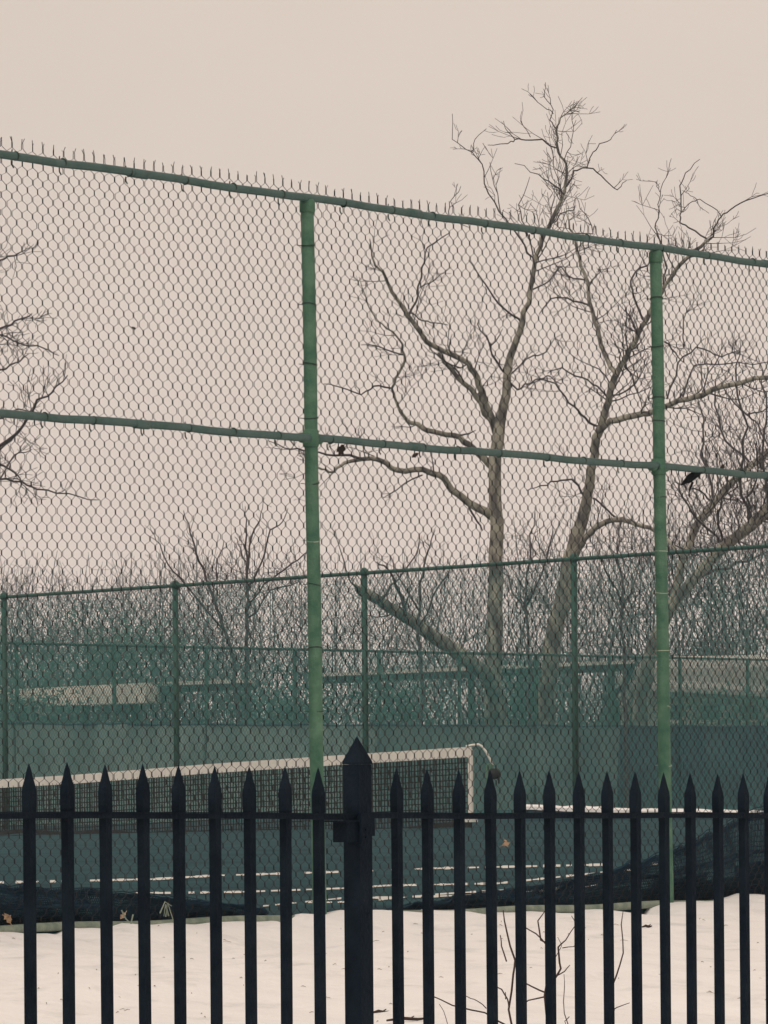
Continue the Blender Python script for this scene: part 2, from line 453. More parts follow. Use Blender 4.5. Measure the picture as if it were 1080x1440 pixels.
# ------------------------------------------------------------------ fallen navy netting behind the near fence
def netting(prof, label, off):
    mb = MB(); cols = []
    xs = [p[0] for p in prof]; x = xs[0]
    while x <= xs[-1]:
        yt = interp(x, [(a,b) for a,b,c in prof]); yb = interp(x, [(a,c) for a,b,c in prof]) + 12
        t, zt = CHAIN.tz(x, yt); _, zb = CHAIN.tz(x, yb)
        col = []
        for j in range(9):
            g = j/8; z = zb+(zt-zb)*g
            o = off + .035*math.sin(g*5+x*.02) + .03*noise.noise(Vector((x*.05, g*4, 2))) + .10*(1-g)
            z2 = z + .012*noise.noise(Vector((x*.06, 7, g*2)))*g
            col.append(CHAIN.p(t, z2, o))
        cols.append(col); x += 4
    for c in cols:
        for p in c: mb.v.append(tuple(p))
    for i in range(len(cols)-1):
        for j in range(int(4.2+1.6*noise.noise(Vector((i*.08,1,1))))): mb.f.append((i*9+j, (i+1)*9+j, (i+1)*9+j+1, i*9+j+1))
    # rolled hem along the top edge
    mb.tube([c[8] for c in cols], [.010+.006*abs(noise.noise(Vector((i*.3,0,0)))) for i in range(len(cols))], 7)
    mb.tube([c[5]-N*.02 for c in cols], [.012+.012*abs(noise.noise(Vector((i*.2,3,0)))) for i in range(len(cols))], 7)
    o = mb.build('fallen_netting', M['fabric'], smooth=True)
    tag(o, label, 'netting')
    # sheer outer layer: crossing cords standing a little higher than the bunched part
    mb = MB(); r = .0032
    rows = [i*.5 for i in range(0, 19)]
    for g in rows:
        P = []
        for i, c in enumerate(cols):
            j = min(7, int(g)); fr = g-j; p = c[j].lerp(c[j+1], fr) if g <= 8 else c[8]+(c[8]-c[7])*(g-8)
            P.append(p - N*.03 + Vector((0,0,.012*noise.noise(Vector((i*.09, g*.4, 5))))))
        mb.tube(P, r, 3, False)
    for i, c in enumerate(cols):
        for h in (0, .5):
            if i+1 >= len(cols): continue
            P = [c[j].lerp(cols[i+1][j], h) - N*.03 for j in range(0, 9)]; P.append(P[-1]+(P[-1]-P[-2])*.8)
            mb.tube(P, r, 3, False)
    mb.build('loose_mesh', M['fabric'], o)
netting([(-120,1246,1300),(0,1252,1300),(80,1254,1298),(150,1256,1294),(230,1266,1290),(330,1274,1288),(390,1281,1288)],
        'low crumpled navy netting along the foot of the chain-link fence, at the left', .09)
netting([(560,1279,1283),(640,1266,1280),(700,1258,1276),(800,1246,1272),(860,1232,1268),(920,1212,1266),(990,1190,1264),(1040,1168,1262),(1080,1152,1262),(1200,1130,1258)],
        'dark navy netting sagging in a rising slope against the fence, at the right', .09)

# ------------------------------------------------------------------ tennis net
def tennis_net():
    tR, zR = NET.tz(662, 1048); tL, zL = NET.tz(-60, 1102)
    ztop = lambda t: interp(t, sorted([NET.tz(662,1050), NET.tz(500,1060.5), NET.tz(300,1074), NET.tz(100,1090), NET.tz(0,1096), NET.tz(-200,1106)]))
    zbot = lambda t: interp(t, sorted([NET.tz(662,1160), NET.tz(500,1168), NET.tz(300,1172), NET.tz(0,1170), NET.tz(-200,1172)]))
    t0, t1 = min(tR, tL), max(tR, tL)
    f = thing('tennis_net', NET.p(tR, court_z(NET.p(tR,0))), 'tennis net with a pale top tape stretched across the court', 'tennis net')
    n = 60
    def strip(name, m, fa, fb, th):
        mb = MB()
        for i in range(n):
            a, b = t0+(t1-t0)*i/n, t0+(t1-t0)*(i+1)/n
            mb.slab(NET, a, b, fb(a), fa(a), -th, th, fb(b), fa(b))
        return mb.build(name, m, f)
    tw = lambda t: .135
    strip('top_tape', M['tape'], ztop, lambda t: ztop(t)-tw(t), .012)
    strip('bottom_tape', M['cord'], lambda t: zbot(t)+.030+.02*math.sin(t*2.7), lambda t: zbot(t)-.035+.02*math.sin(t*2.7), .010)
    mb = MB()
    c = .075; k = 0; t = t0
    while t <= t1:
        mb.tube([NET.p(t, ztop(t)-.11), NET.p(t+random.uniform(-.006,.006), (ztop(t)+zbot(t))/2), NET.p(t, zbot(t)-.02)], .0095, 3, False); t += c
    hh = 0.13
    while hh < 1.15:
        P = []
        for i in range(n+1):
            t = t0+(t1-t0)*i/n; z = ztop(t)-hh
            P.append(NET.p(t, z+random.uniform(-.003,.003)))
            if z < zbot(t): P = P if len(P) > 2 else []
        if len(P) > 2:
            P = [p for p in P if p.z > -5]
            mb.tube(P, .0085, 3, False)
        hh += c
        if hh > .98: break
    # doubled, denser upper netting
    t = t0+.02
    while t <= t1:
        mb.tube([NET.p(t, ztop(t)-.11, .01), NET.p(t+random.uniform(-.02,.02), ztop(t)-.35, .01), NET.p(t+random.uniform(-.02,.02), ztop(t)-random.uniform(.4,.7), .01)], .009, 3, False); t += c*random.uniform(1.2,3)
    mb.build('netting', M['cord'], f)
    # pale end band
    mb = MB(); za = NET.tz(660,1054)[1]; zb = NET.tz(664,1143)[1]; te = tR
    sgn = 1 if tL > tR else -1
    mb.slab(NET, te-.03*1, te+.055, zb, za, -.014, .014); mb.build('end_band', M['tape'], f)
    mb = MB(); a = NET.px(657,1154); mb.slab(NET, te-.02-.06, te+.11, NET.tz(665,1156)[1], NET.tz(665,1151)[1], -.05, .05); mb.build('anchor_block', M['white'], f)
    # the post: green tube with winch, cable looping over its head
    p = thing('net_post', at(689, 1158, 59.6), 'green net post with a crank, at the right end of the net', 'net post')
    base = at(690, 1160, 59.6); topp = at(688, 1076, 59.6)
    mb = MB(); mb.tube([base-Vector((0,0,.1)), topp, topp+Vector((0,0,.02))], [.048,.048,.03], 12); mb.build('tube', M['green'], p, smooth=True)
    mb = MB(); w = at(695,1088,59.5); mb.tube([w-E*.05, w+E*.05], .07, 12); mb.tube([w+E*.05, w+E*.10, w+E*.10+Vector((0,0,-.13))], .013, 6); mb.build('crank', M['dark'], p, smooth=True)
    mb = MB(); mb.tube([at(x,y,59.6) for x,y in ((655,1050),(664,1048),(673,1047),(678,1050),(684,1058),(690,1069),(693,1076))], [.018]*7, 6); mb.build('cable', M['white'], p, smooth=True)
tennis_net()

# ------------------------------------------------------------------ far fences
def pipe_at(mb, P, r, sides=8): mb.tube(P, r, sides)
def side_fence():
    top = linz(SIDE, 0, 840, 1080, 768)
    f = thing('side_fence', SIDE.p(0, 1), 'green chain-link fence beyond the net, its top rail rising to the right', 'fence')
    xs = [247, 515, 808]
    ts = [SIDE.tz(x, 900)[0] for x in xs]; s = (ts[-1]-ts[0])/2
    T = [ts[0]+s*i for i in range(-2, 5)]
    for t in T:
        mb = MB(); p = SIDE.p(t, 0); zg = court_z(p)
        mb.tube([SIDE.p(t, zg-.2), SIDE.p(t, top(t))], .052, 10)
        po = mb.build('post', M['farpipe'], f, smooth=True)
        mb = MB(); mb.tube([SIDE.p(t, top(t)-.04), SIDE.p(t, top(t)+.05), SIDE.p(t, top(t)+.09)], [.075,.072,.03], 8); mb.build('post_cap', M['farpipe'], po, smooth=True)
    mb = MB(); mb.tube([SIDE.p(T[0]-1, top(T[0]-1)), SIDE.p(T[-1]+1, top(T[-1]+1))], .032, 8); mb.build('top_rail', M['farpipe'], f)
    V, Q = chain_fabric(SIDE, T[0]-1, T[-1]+1, lambda t: top(t)+.04, lambda t: court_z(SIDE.p(t,0))+.05, .085, .10, .0048, .04, vert=0, sides=3)
    np_mesh('wire_mesh', V, Q, M['farwire'], f)
side_fence()
def opposite_fence():
    top = linz(OPP, 0, 904, 1080, 928); scr = linz(OPP, 0, 1017, 1080, 1021)
    f = thing('opposite_fence', OPP.p(0, 1), 'far green chain-link fence carrying the windscreens, behind the net', 'fence')
    ta = OPP.tz(-120, 1000)[0]; tb = OPP.tz(1230, 1000)[0]
    n = 12; s = (tb-ta)/n
    for i in range(n+1):
        t = ta+s*i; zg = court_z(OPP.p(t,0))-.6
        mb = MB(); mb.tube([OPP.p(t, zg), OPP.p(t, top(t))], .045, 8); mb.build('post', M['farpipe'], f, smooth=True)
    mb = MB(); mb.tube([OPP.p(ta, top(ta)), OPP.p(tb, top(tb))], .03, 6); mb.build('top_rail', M['farpipe'], f)
    V, Q = chain_fabric(OPP, ta, tb, lambda t: top(t), lambda t: scr(t)-.1, .085, .105, .0055, .03, vert=0, sides=3)
    np_mesh('wire_mesh', V, Q, M['farwire'], f)
    # windscreen panels, gently rippled
    k = 0
    for i in range(n):
        a, b = ta+s*i-.22, ta+s*(i+1)+.22; oo = -.09 - .05*(i % 2)
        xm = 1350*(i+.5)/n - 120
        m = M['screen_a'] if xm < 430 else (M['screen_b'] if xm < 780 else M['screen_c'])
        mb = MB(); nx, nz = 24, 8
        for q in range(nx+1):
            t = a+(b-a)*q/nx; zg = court_z(OPP.p(t,0))-.6; zt = scr(t) - .03*math.sin(math.pi*q/nx) - (.015 if q%6 else 0)
            for r in range(nz+1):
                z = zg+(zt-zg)*r/nz
                mb.v.append(tuple(OPP.p(t, z, oo + .09*noise.noise(Vector((t*1.4, z*.8, i))) + .035*math.sin(t*9+z))))
        for q in range(nx):
            for r in range(nz): mb.f.append((q*(nz+1)+r, (q+1)*(nz+1)+r, (q+1)*(nz+1)+r+1, q*(nz+1)+r+1))
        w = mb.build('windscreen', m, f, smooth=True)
        mb = MB(); mb.tube([OPP.p(a, scr(a), oo-.02), OPP.p((a+b)/2, scr((a+b)/2)-.03, oo-.02), OPP.p(b, scr(b), oo-.02)], .025, 5); mb.build('hem', M['screen_c'], w)
opposite_fence()

# ------------------------------------------------------------------ pavilion and building beyond
def box(mb, a, b, depth, zt, zb, zt2=None, zb2=None):
    """box between ground points a and b (Vectors), extending depth away"""
    d = Vector((b.x-a.x, b.y-a.y, 0)).normalized(); n = Vector((-d.y, d.x, 0))
    zt2 = zt if zt2 is None else zt2; zb2 = zb if zb2 is None else zb2
    P = lambda q, z: Vector((q.x, q.y, z))
    mb.hexa([P(a,zb), P(b,zb2), P(b+n*depth,zb2), P(a+n*depth,zb), P(a,zt), P(b,zt2), P(b+n*depth,zt2), P(a+n*depth,zt)])
def canopy(x0, y0, x1, y1, d, th, posts, label, name, dep=5, left=0, dark=True):
    a, b = at(x0, y0, d), at(x1, y1, d)
    f = thing(name, Vector((a.x, a.y, -1)), label, 'canopy')
    k = d/F
    mb = MB(); box(mb, a, b, dep, a.z, a.z-th*k, b.z, b.z-th*k); rf = mb.build('roof_edge', M['stone'], f)
    if dark:
        mb = MB(); a2, b2 = a+Vector((0,-.15,0)), b+Vector((0,-.15,0)); box(mb, a2, b2, dep, a.z-th*k-.005, a.z-(th+4.5)*k, b.z-th*k-.005, b.z-(th+4.5)*k); mb.build('gutter', M['dark'], rf)
    for x in posts:
        p = at(x, 1000, d+.6); fr = (x-x0)/(x1-x0); zt = a.z+(b.z-a.z)*fr-th*k
        mb = MB(); mb.tube([Vector((p.x,p.y,-1.1)), Vector((p.x,p.y,zt))], .10, 8); mb.build('pillar', M['farpipe'], f)
canopy(440, 947, 892, 928, 128, 5, [663, 860], 'long thin pale roof edge behind the plane tree trunks, running to the right', 'long_canopy')
canopy(204, 960, 352, 955, 130, 5, [248, 346], 'short pale canopy with a dark gutter, left of the tall green post', 'short_canopy')
def concrete_deck():
    f = thing('concrete_deck', at(100,1115,134), 'pale concrete deck edge with a slanting brace, far left behind the windscreen', 'deck')
    a, b = at(-80, 974, 122), at(208, 960, 122); k = 122/F
    mb = MB(); box(mb, a, b, 6, a.z, a.z-12*k, b.z, b.z-24*k); mb.build('parapet', M['stone'], f)
    a, b = at(64, 968, 121.7), at(205, 961, 121.7)
    mb = MB(); box(mb, a, b, 1, a.z, a.z-24*k, b.z, b.z-27*k); mb.build('fascia', M['stone'], f)
    mb = MB(); mb.tube([at(42,976,133.3), at(66,1002,133.3)], .17, 4); mb.build('brace', M['stone'], f)
    for x in (-30, 120, 190):
        p = at(x, 1000, 124); mb = MB(); mb.tube([Vector((p.x,p.y,-1.2)), Vector((p.x,p.y,at(x,990,124).z))], .10, 8); mb.build('pillar', M['farpipe'], f)
concrete_deck()
def tan_building():
    d = 130; k = d/F
    a, b = at(884, 928, d), at(1320, 920, d)
    f = thing('tan_building', Vector((a.x, a.y, -1.2)), 'low tan building with a plain wall, at the right beyond the fences', 'building')
    mb = MB(); box(mb, at(892,940,d), at(1320,940,d), 14, at(892,940,d).z, -1.2); wl = mb.build('wall', M['tan'], f)
    # sloping roof
    mb = MB()
    e0, e1 = at(880, 962, d-1), at(1330, 985, d-1); r0, r1 = at(906, 924, d+7), at(1330, 916, d+7)
    mb.quad(e0, e1, r1, r0); mb.quad(e0-Vector((0,0,.15)), e1-Vector((0,0,.15)), e1, e0); mb.quad(r0, r1, r1+Vector((0,8,-3)), r0+Vector((0,8,-3)))
    mb.build('roof', M['tan'], f)
    for x in (930, 985, 1040):
        p, q = at(x,992,d), at(x+26,1012,d)
        mb = MB(); box(mb, Vector((p.x,p.y-.06,0)), Vector((q.x,p.y-.06,0)), .05, p.z, q.z); w = mb.build('window', M['glass'], f)
        mb = MB(); box(mb, Vector((p.x-.08,p.y-.10,0)), Vector((q.x+.08,p.y-.10,0)), .03, q.z-.003, q.z-.1); mb.build('sill', M['stone'], w)
    mb = MB(); mb.tube([at(893,925,d-1.2), at(886,945,d-1.2), at(877,966,d-1.2), at(850,985,d-1.2)], .09, 6); mb.build('downpipe', M['dark'], f)
tan_building()
# lamp-like bent pole near the right
mb = MB(); mb.tube([at(864,1060,118), at(863,1000,118), at(862,985,118)], .16, 8)
o = mb.build('stub_post', M['farpipe']); tag(o, 'stout dark green post standing beyond the net, left of the tan building', 'post')

# ------------------------------------------------------------------ trees
def px_limb(pts, d, dd=0.0, dd0=0.0, scale=1.0):
    """[(x,y,w)...] traced -> 3D points at distance d with a drift in depth; radii in metres"""
    n = len(pts); P = []; Rr = []
    for i, p in enumerate(pts):
        w = p[2] if len(p) > 2 else 2.0
        q = d + dd0 + dd*(i/max(1,n-1))
        P.append(at(p[0], p[1], q)); Rr.append(w*.5*q/F*scale)
    # subdivide with slight crookedness
    P2, R2 = [P[0]], [Rr[0]]
    for i in range(1, n):
        m = 3
        L = (P[i]-P[i-1]).length; kk = .03 if Rr[i] > .12 else .06
        for k in range(1, m+1):
            f = k/m; v = P[i-1].lerp(P[i], f)
            if k < m: v += Vector((random.uniform(-1,1), random.uniform(-1,1), random.uniform(-1,1)))*L*kk
            P2.append(v); R2.append(Rr[i-1]+(Rr[i]-Rr[i-1])*f)
    return P2, R2
def grow(mb, p, d, L, r, lev, crook=.35, up=.15, nch=4, sides=3, ang=(25,65)):
    n = max(3, int(L/.28)) if lev > 0 else 3
    n = min(n, 9)
    pts = [p]; rad = [r]; d = d.normalized(); st = L/n
    for i in range(n):
        d = (d + Vector((random.gauss(0,1), random.gauss(0,1), random.gauss(0,1)))*crook*.5 + Vector((0,0,up*.4))).normalized()
        p = p + d*st; pts.append(p); rad.append(max(r*(1-(i+1)/n*.75), .0065))
    mb.tube(pts, rad, 4 if r > .02 else sides, False)
    if lev <= 0: return
    for _ in range(nch):
        i = random.randint(1, n-1); q = pts[i]
        dd = (pts[i+1 if i < n else i]-pts[i-1]).normalized()
        ax = dd.orthogonal().normalized(); ax.rotate(__import__('mathutils').Quaternion(dd, random.uniform(0, 6.28)))
        a = R(random.uniform(*ang)); nd = dd*math.cos(a) + ax*math.sin(a)
        grow(mb, q, nd, L*random.uniform(.35,.65), rad[i]*.6, lev-1, crook, up, max(2,nch-1), sides, ang)
def tree(name, label, limbs, d, trunk_n, twigs, cat='tree', twl=(.8,2.0), lev=2, bark='bark', tw='twig', base=None, wscale=1.0, density=1.0, minw=0):
    """limbs: list of (pts, depth drift, start depth); the first trunk_n go in the trunk part"""
    P0 = at(limbs[0][0][0][0], 1115, d); P0.z = -1.1
    f = thing(name, P0, label, cat)
    tr, cw = MB(), MB()
    for i, lb in enumerate(limbs):
        pts, dd, dd0 = lb
        P, Rr = px_limb(pts, d, dd, dd0, wscale)
        if i == 0 and P[0].z > -.9:
            P = [Vector((P[0].x, P[0].y, -1.1))] + P; Rr = [Rr[0]*1.25] + Rr
        Rr = [max(x, .008) for x in Rr]
        big = i < trunk_n
        (tr if big else cw).tube(P, Rr, 9 if big else 5)
        if twigs:
            L = sum((P[k+1]-P[k]).length for k in range(len(P)-1))
            cnt = int(L*twigs*density)
            for _ in range(cnt):
                k = random.randint(max(1,len(P)//4) if big else 1, len(P)-2) if len(P) > 3 else 1
                if big and i == 0: k = random.randint(len(P)//2, len(P)-2)
                dirn = (P[k+1]-P[k]).normalized()
                ax = dirn.orthogonal().normalized(); ax.rotate(__import__('mathutils').Quaternion(dirn, random.uniform(0, 6.28)))
                a = R(random.uniform(30,75)); nd = dirn*math.cos(a)+ax*math.sin(a)
                rr = min(.026, max(.012, Rr[k]*.35))
                grow(cw, P[k], nd, random.uniform(*twl)*min(1, .25+Rr[k]/.07), rr, lev if Rr[k] > .03 else max(0,lev-1), .42, .25, 3)
    tr.build('trunk', M[bark], f, smooth=True)
    if cw.v: cw.build('crown', M[tw], f, smooth=True)
    return f
random.seed(11)
treeA = [
 ([(694,975,29),(695,900,25),(697,830,24),(698,760,22),(696,700,20),(696,650,20),(701,612,19),(708,570,15),(713,530,13),(722,490,11),(735,455,9),(745,410,8),(752,370,7),(762,335,7),(775,312,6.5),(792,274,5.5),(796,252,4.5),(796,230,4),(785,214,3.4),(782,184,3),(788,166,2.2),(801,156,1.6),(819,137,1)], -1, 0),
 ([(698,608,14),(680,564,12),(671,531,10),(659,511,9),(624,494,8),(600,481,8),(573,443,7),(544,395,5),(523,360,3),(520,336,1.5)], -3, 0),
 ([(697,606,10),(677,567,9),(653,540,8),(630,514,7),(616,497,6)], -1, -.1),
 ([(690,655,12),(665,630,10),(647,615,9),(618,609,8),(594,602,8),(570,588,6),(555,559,4),(551,546,4),(561,525,4),(569,508,4),(566,484,3.5),(552,466,3),(529,451,2.2),(517,428,2),(505,389,1.2)], -3, 0),
 ([(692,726,15),(659,707,12),(635,689,11),(618,668,10),(594,660,9),(558,661,8.5),(538,649,8),(514,645,7),(484,651,5.5),(470,664,4),(452,660,3),(430,648,2)], -4, 0),
 ([(514,645,5),(484,640,4),(449,636,3),(425,633,3),(400,630,2),(378,620,1.2)], -2, -3),
 ([(797,262,3),(807,240,2.6),(819,236,2.4),(834,237,2.2),(852,254,2),(868,267,1.6),(881,254,1)], 2, -1),
 ([(825,237,2),(834,214,1.8),(843,202,1.6),(859,196,1.3),(867,183,.9)], 1, 0),
 ([(782,208,2.6),(763,196,2.4),(739,197,2.2),(724,196,2),(714,202,1.6),(686,204,1)], -2, -1),
 ([(724,196,1.6),(711,181,1.2),(708,170,.8)], 0, -2), ([(746,193,1.4),(740,182,1.1),(732,169,.8)], 0, -2),
 ([(782,181,2.2),(773,169,1.8),(778,154,1.4),(766,137,1.2),(767,116,.8)], 1, -1), ([(778,160,1.4),(762,148,1.2),(745,132,.8)], -1, -1),
 ([(793,273,3.2),(781,262,2.4),(757,245,1.6),(724,230,.9)], 1, -1), ([(793,226,1.6),(804,196,1.2),(810,169,.8)], 1, -1),
 ([(752,372,3.4),(738,345,3),(715,314,2.8),(702,298,2.6),(681,258,2.2),(678,231,1.9),(664,214,1.6),(636,196,1.2),(636,160,.8)], 3, -1),
 ([(665,214,1.4),(668,196,1.2),(684,181,.8)], 0, 1), ([(704,300,1.8),(695,261,1.4),(689,228,.9)], 1, 1),
 ([(750,360,2.4),(738,317,2),(729,288,1.6),(745,249,.9)], 2, -1), ([(775,315,2.4),(796,298,2),(806,297,1.6),(809,279,1.2)], 2, -1),
 ([(775,325,2),(834,329,1.8),(822,300,1.4),(810,276,1)], 2, 0), ([(660,320,1),(632,305,2),(632,285,1.4),(648,262,1)], 2, 0),
 ([(575,444,4),(588,416,3.4),(593,377,3),(601,348,2.4),(633,327,1.6)], 1, -2), ([(590,405,2),(610,395,1.6),(635,375,1)], 0, -2),
 ([(578,440,2.6),(588,448,2.4),(606,454,2.2),(630,457,1.4)], 1, -2), ([(616,497,2.4),(632,492,2),(636,470,1.2)], 1, -1),
 ([(734,455,4),(716,440,3.4),(695,419,3),(677,392,2.4),(659,366,1.4)], -2, 0), ([(712,532,4),(701,512,3.4),(689,487,3),(671,454,1.6)], -2, 0), ([(689,487,2.4),(700,475,2),(707,462,1.2)], 0,-1),
 ([(551,546,3),(526,543,2.8),(508,555,2.4),(480,545,2),(455,540,1.4)], -1, -2), ([(566,499,2.6),(532,487,2.2),(508,485,1.2)], 1, -2),
 ([(647,612,3),(660,610,2.4),(669,605,1.4)], 0, -2), ([(659,712,4),(668,728,3.4),(678,746,2.6)], 0, -1),
 ([(594,668,2.6),(558,689,2),(538,701,1.2)], -1, -2), ([(712,535,4),(728,548,3),(745,540,2.4),(770,528,2),(790,540,1.4)], -3, 0),
 ([(745,410,3),(765,400,2.4),(785,378,2),(800,372,1)], 2, 0), ([(714,530,3),(740,505,2.4),(768,495,2),(790,470,1)], 2, 0),
]
random.seed(21)
tree('plane_tree', 'tall bare plane tree with straight pale trunk, between the two green posts', treeA, 117, 5, 1.3, twl=(.7,1.9), wscale=.9)
random.seed(22)
treeB = [
 ([(768,975,28),(775,905,26),(790,850,26),(800,790,25),(816,740,20),(825,704,17),(830,674,15),(837,639,14),(838,615,14),(845,603,13),(850,583,12),(857,556,11),(867,525,10),(878,508,9),(890,487,8),(902,460,7.5),(918,430,7),(935,401,6.5),(950,380,6.5),(979,351,5.5),(997,337,4.5)], -4, 0),
 ([(866,526,8),(857,512,7.5),(843,475,7),(834,440,6.4),(827,398,6),(815,362,5),(809,339,4),(800,310,2.4),(796,285,1)], 3, -3),
 ([(842,605,12),(858,592,10),(890,585,10),(911,582,9),(935,572,8.5),(965,562,8.5),(994,552,9),(1020,543,8),(1080,531,7),(1130,528,5)], -5, -2),
 ([(806,785,12),(822,757,10),(846,737,9),(870,731,8.5),(887,734,7.5),(914,742,6.5),(945,765,5),(965,800,3.5)], -3, -1),
 ([(993,335,3),(968,320,2.6),(956,313,2.4),(958,298,2.2),(956,261,2),(964,243,1.6),(984,224,1)], 2, -4), ([(997,337,3.2),(1003,333,3),(1004,320,2.6),(1014,305,2.4),(1027,295,2.2),(1049,282,2),(1080,272,1.4),(1110,262,1)], -2, -4),
 ([(1014,304,1.8),(1009,296,1.6),(984,280,1.4),(974,283,1.4),(959,298,1.2)], 1, -4), ([(980,281,1.3),(968,272,1),(960,268,.8)], 1, -4),
 ([(933,400,3),(938,375,2.6),(930,349,2.4),(921,320,2),(926,300,1.8),(925,288,1.6),(929,267,1.3),(940,243,1.1),(944,223,.8)], 3, -4), ([(928,270,1.2),(924,258,1),(912,254,.8)], 1, -2),
 ([(829,430,3.4),(825,428,3.2),(798,419,2.8),(775,420,2.4),(758,442,1.4)], -1, -1), ([(827,398,3),(807,392,2.8),(781,374,1.6)], 2, -1), ([(829,400,3),(840,386,2),(844,376,1)], 2, -1),
 ([(904,450,3.6),(890,413,3.4),(887,395,3.2),(899,377,3),(913,370,2.4),(925,360,1)], 2, -3), ([(843,600,4),(828,594,4),(813,577,3.6),(795,558,3),(781,539,2.6),(760,534,1.8),(740,545,1.2)], -2, -1),
 ([(855,560,3.4),(840,543,3),(819,531,2.8),(790,517,2.4),(770,525,1.2)], 2, -2), ([(822,700,4),(816,689,3.6),(804,674,3.2),(784,677,2.8),(760,683,2),(740,690,1.2)], -2, 0), ([(866,728,3.6),(848,712,3.2),(834,700,3)], 0, -1),
 ([(935,481,3),(950,496,2.6),(962,510,1.4)], 1, -3), ([(938,561,3.2),(953,511,2.8),(979,488,2.6),(1000,495,2.4),(1015,502,2.4),(1038,493,1.6)], 1, -4), ([(963,487,2.2),(961,451,2),(976,419,1)], 1, -4),
 ([(960,560,3),(976,514,2.4),(1020,512,2),(1080,509,1.6)], 1, -4), ([(878,508,3.4),(890,530,2.6),(900,560,2),(905,580,1.4)], 2, -1),
]
tree('plane_tree', 'bare plane tree with leaning trunk forking left of the right-hand green post', treeB, 120, 4, 1.75, twl=(.7,2.0), wscale=.9)
random.seed(23)
treeC = [
 ([(900,985,26),(920,905,24),(940,861,19),(979,811,18),(1018,769,19),(1056,740,20),(1080,716,20),(1140,660,18),(1200,560,14),(1230,440,10)], -3, 0),
 ([(936,868,14),(958,795,13),(979,740,14),(1003,707,13),(1027,680,13),(1056,654,12),(1080,636,12),(1130,600,9),(1170,520,5)], 3, 0),
 ([(1085,640,4),(1072,612,3.4),(1062,592,3.2),(1050,583,3.6),(1027,559,2.4),(1015,545,1.4)], 1, 2), ([(1050,583,3),(1066,580,2.6),(1085,570,2),(1100,566,1.4)], 0, 3),
 ([(1018,769,5),(1010,720,4),(1022,690,3),(1015,650,2.4),(1000,620,1.4)], -3, -1), ([(1056,740,5),(1050,700,4),(1066,660,3),(1060,620,2)], -3, -1),
 ([(979,811,6),(1010,800,5),(1050,790,4),(1095,770,3)], 3, -1), ([(1000,705,4),(985,690,3),(965,688,2.4),(948,675,1.4)], -2, 2), ([(940,860,5),(950,820,4),(946,780,3),(955,745,2)], 3, 0),
 ([(1056,740,6),(1040,670,5),(1052,600,4),(1035,530,3),(1042,480,1.5)], -2, -1), ([(1003,707,5),(985,640,4),(990,590,3),(975,540,1.5)], 2, 2), ([(1056,654,5),(1020,620,4),(1005,570,3),(1012,520,1.5)], 2, 2), ([(1018,769,5),(980,730,4),(960,700,3),(950,660,1.5)], -2, -1), ([(1080,716,6),(1072,640,4),(1078,560,3),(1065,500,1.5)], 0, -2),
]
tree('plane_tree', 'bare tree with two thick limbs slanting up out of the picture at the right', treeC, 124, 2, 2.8, twl=(.8,2.2), lev=2, wscale=.82)
random.seed(24)
treeD = [
 ([(-170,1000,34),(-165,850,30),(-160,700,26),(-150,560,22),(-140,420,14),(-130,300,8)], 0, 0),
 ([(-160,640,10),(-90,560,7),(-40,490,5),(0,462,3.4),(21,451,2.8),(45,441,1.6)], -3, 0), ([(-60,500,4),(-20,465,3),(0,471,2.8),(28,483,2.4),(62,490,2),(83,500,1.2)], 1, 0),
 ([(-150,720,10),(-80,680,7),(-20,640,5),(10,620,4.5),(38,590,4),(52,562,3.4),(73,552,2.6),(95,528,1.6)], -3, 0), ([(-40,650,4),(0,632,3.2),(21,611,2.6),(38,590,1.4)], 1, -1),
 ([(-150,740,8),(-70,690,5),(0,674,3.2),(31,677,3),(52,688,2.6),(97,694,2),(139,703,1.2)], -2, 0), ([(-150,520,7),(-80,430,5),(-30,380,3.4),(0,366,2.8),(20,360,2),(38,352,1)], 2, 0),
 ([(-20,640,3.4),(5,655,3),(28,672,2),(40,690,1.2)], 2, -2), ([(-40,480,3.6),(0,520,3),(22,510,2.4),(40,498,1.4)], 2, -2), ([(-60,600,3.6),(-10,590,3),(25,575,2.4),(50,585,1.2)], 2, -2), ([(0,674,2.6),(20,640,2),(45,632,1.2)], 1,-2),
]
tree('plane_tree', 'bare tree whose fine branches reach in from the left edge', treeD, 103, 1, 2.0, twl=(.6,1.6))
random.seed(25)
tree('leaning_tree', 'thick leaning trunk slanting down to the foot of the straight plane tree', [
 ([(700,985,26),(688,950,24),(650,922,22),(610,895,20),(570,868,17),(535,845,15),(510,833,14),(504,829,9),(498,822,3)], -5, -2),
 ([(570,866,6),(560,830,5),(545,800,3),(530,790,1.5)], -1, -5), ([(535,843,5),(560,815,3),(585,780,2),(590,750,1.2)], 1, -6)], 118, 1, .5, lev=1)
def young(label, limbs, d, dens=1.2):
    tree('young_tree', label, limbs, d, 1, dens, bark='twig', twl=(.5,1.3), lev=1)
random.seed(26)
young('upright young bare tree just left of the tall green post, stem straight', [
 ([(346,1000,6),(346,940,6),(346,900,5),(346,860,4.4),(347,807,3.8),(347,779,3.2),(346,740,2),(345,712,1)], 0, 0), ([(347,812,3),(355,751,2.6),(367,721,1.4),(372,700,.8)], 1, 0), ([(348,830,3),(358,812,2.8),(372,779,2.6),(380,745,2.2),(397,734,1.6),(405,715,1)], -1, 0),
 ([(348,860,3),(372,820,2.6),(400,801,2.4),(428,779,1.8),(445,765,1)], -1, 0), ([(347,870,3),(380,830,2.4),(420,818,1.8)], 1, 0), ([(346,790,2.4),(338,770,2),(330,755,1)], 1, 0)], 112)
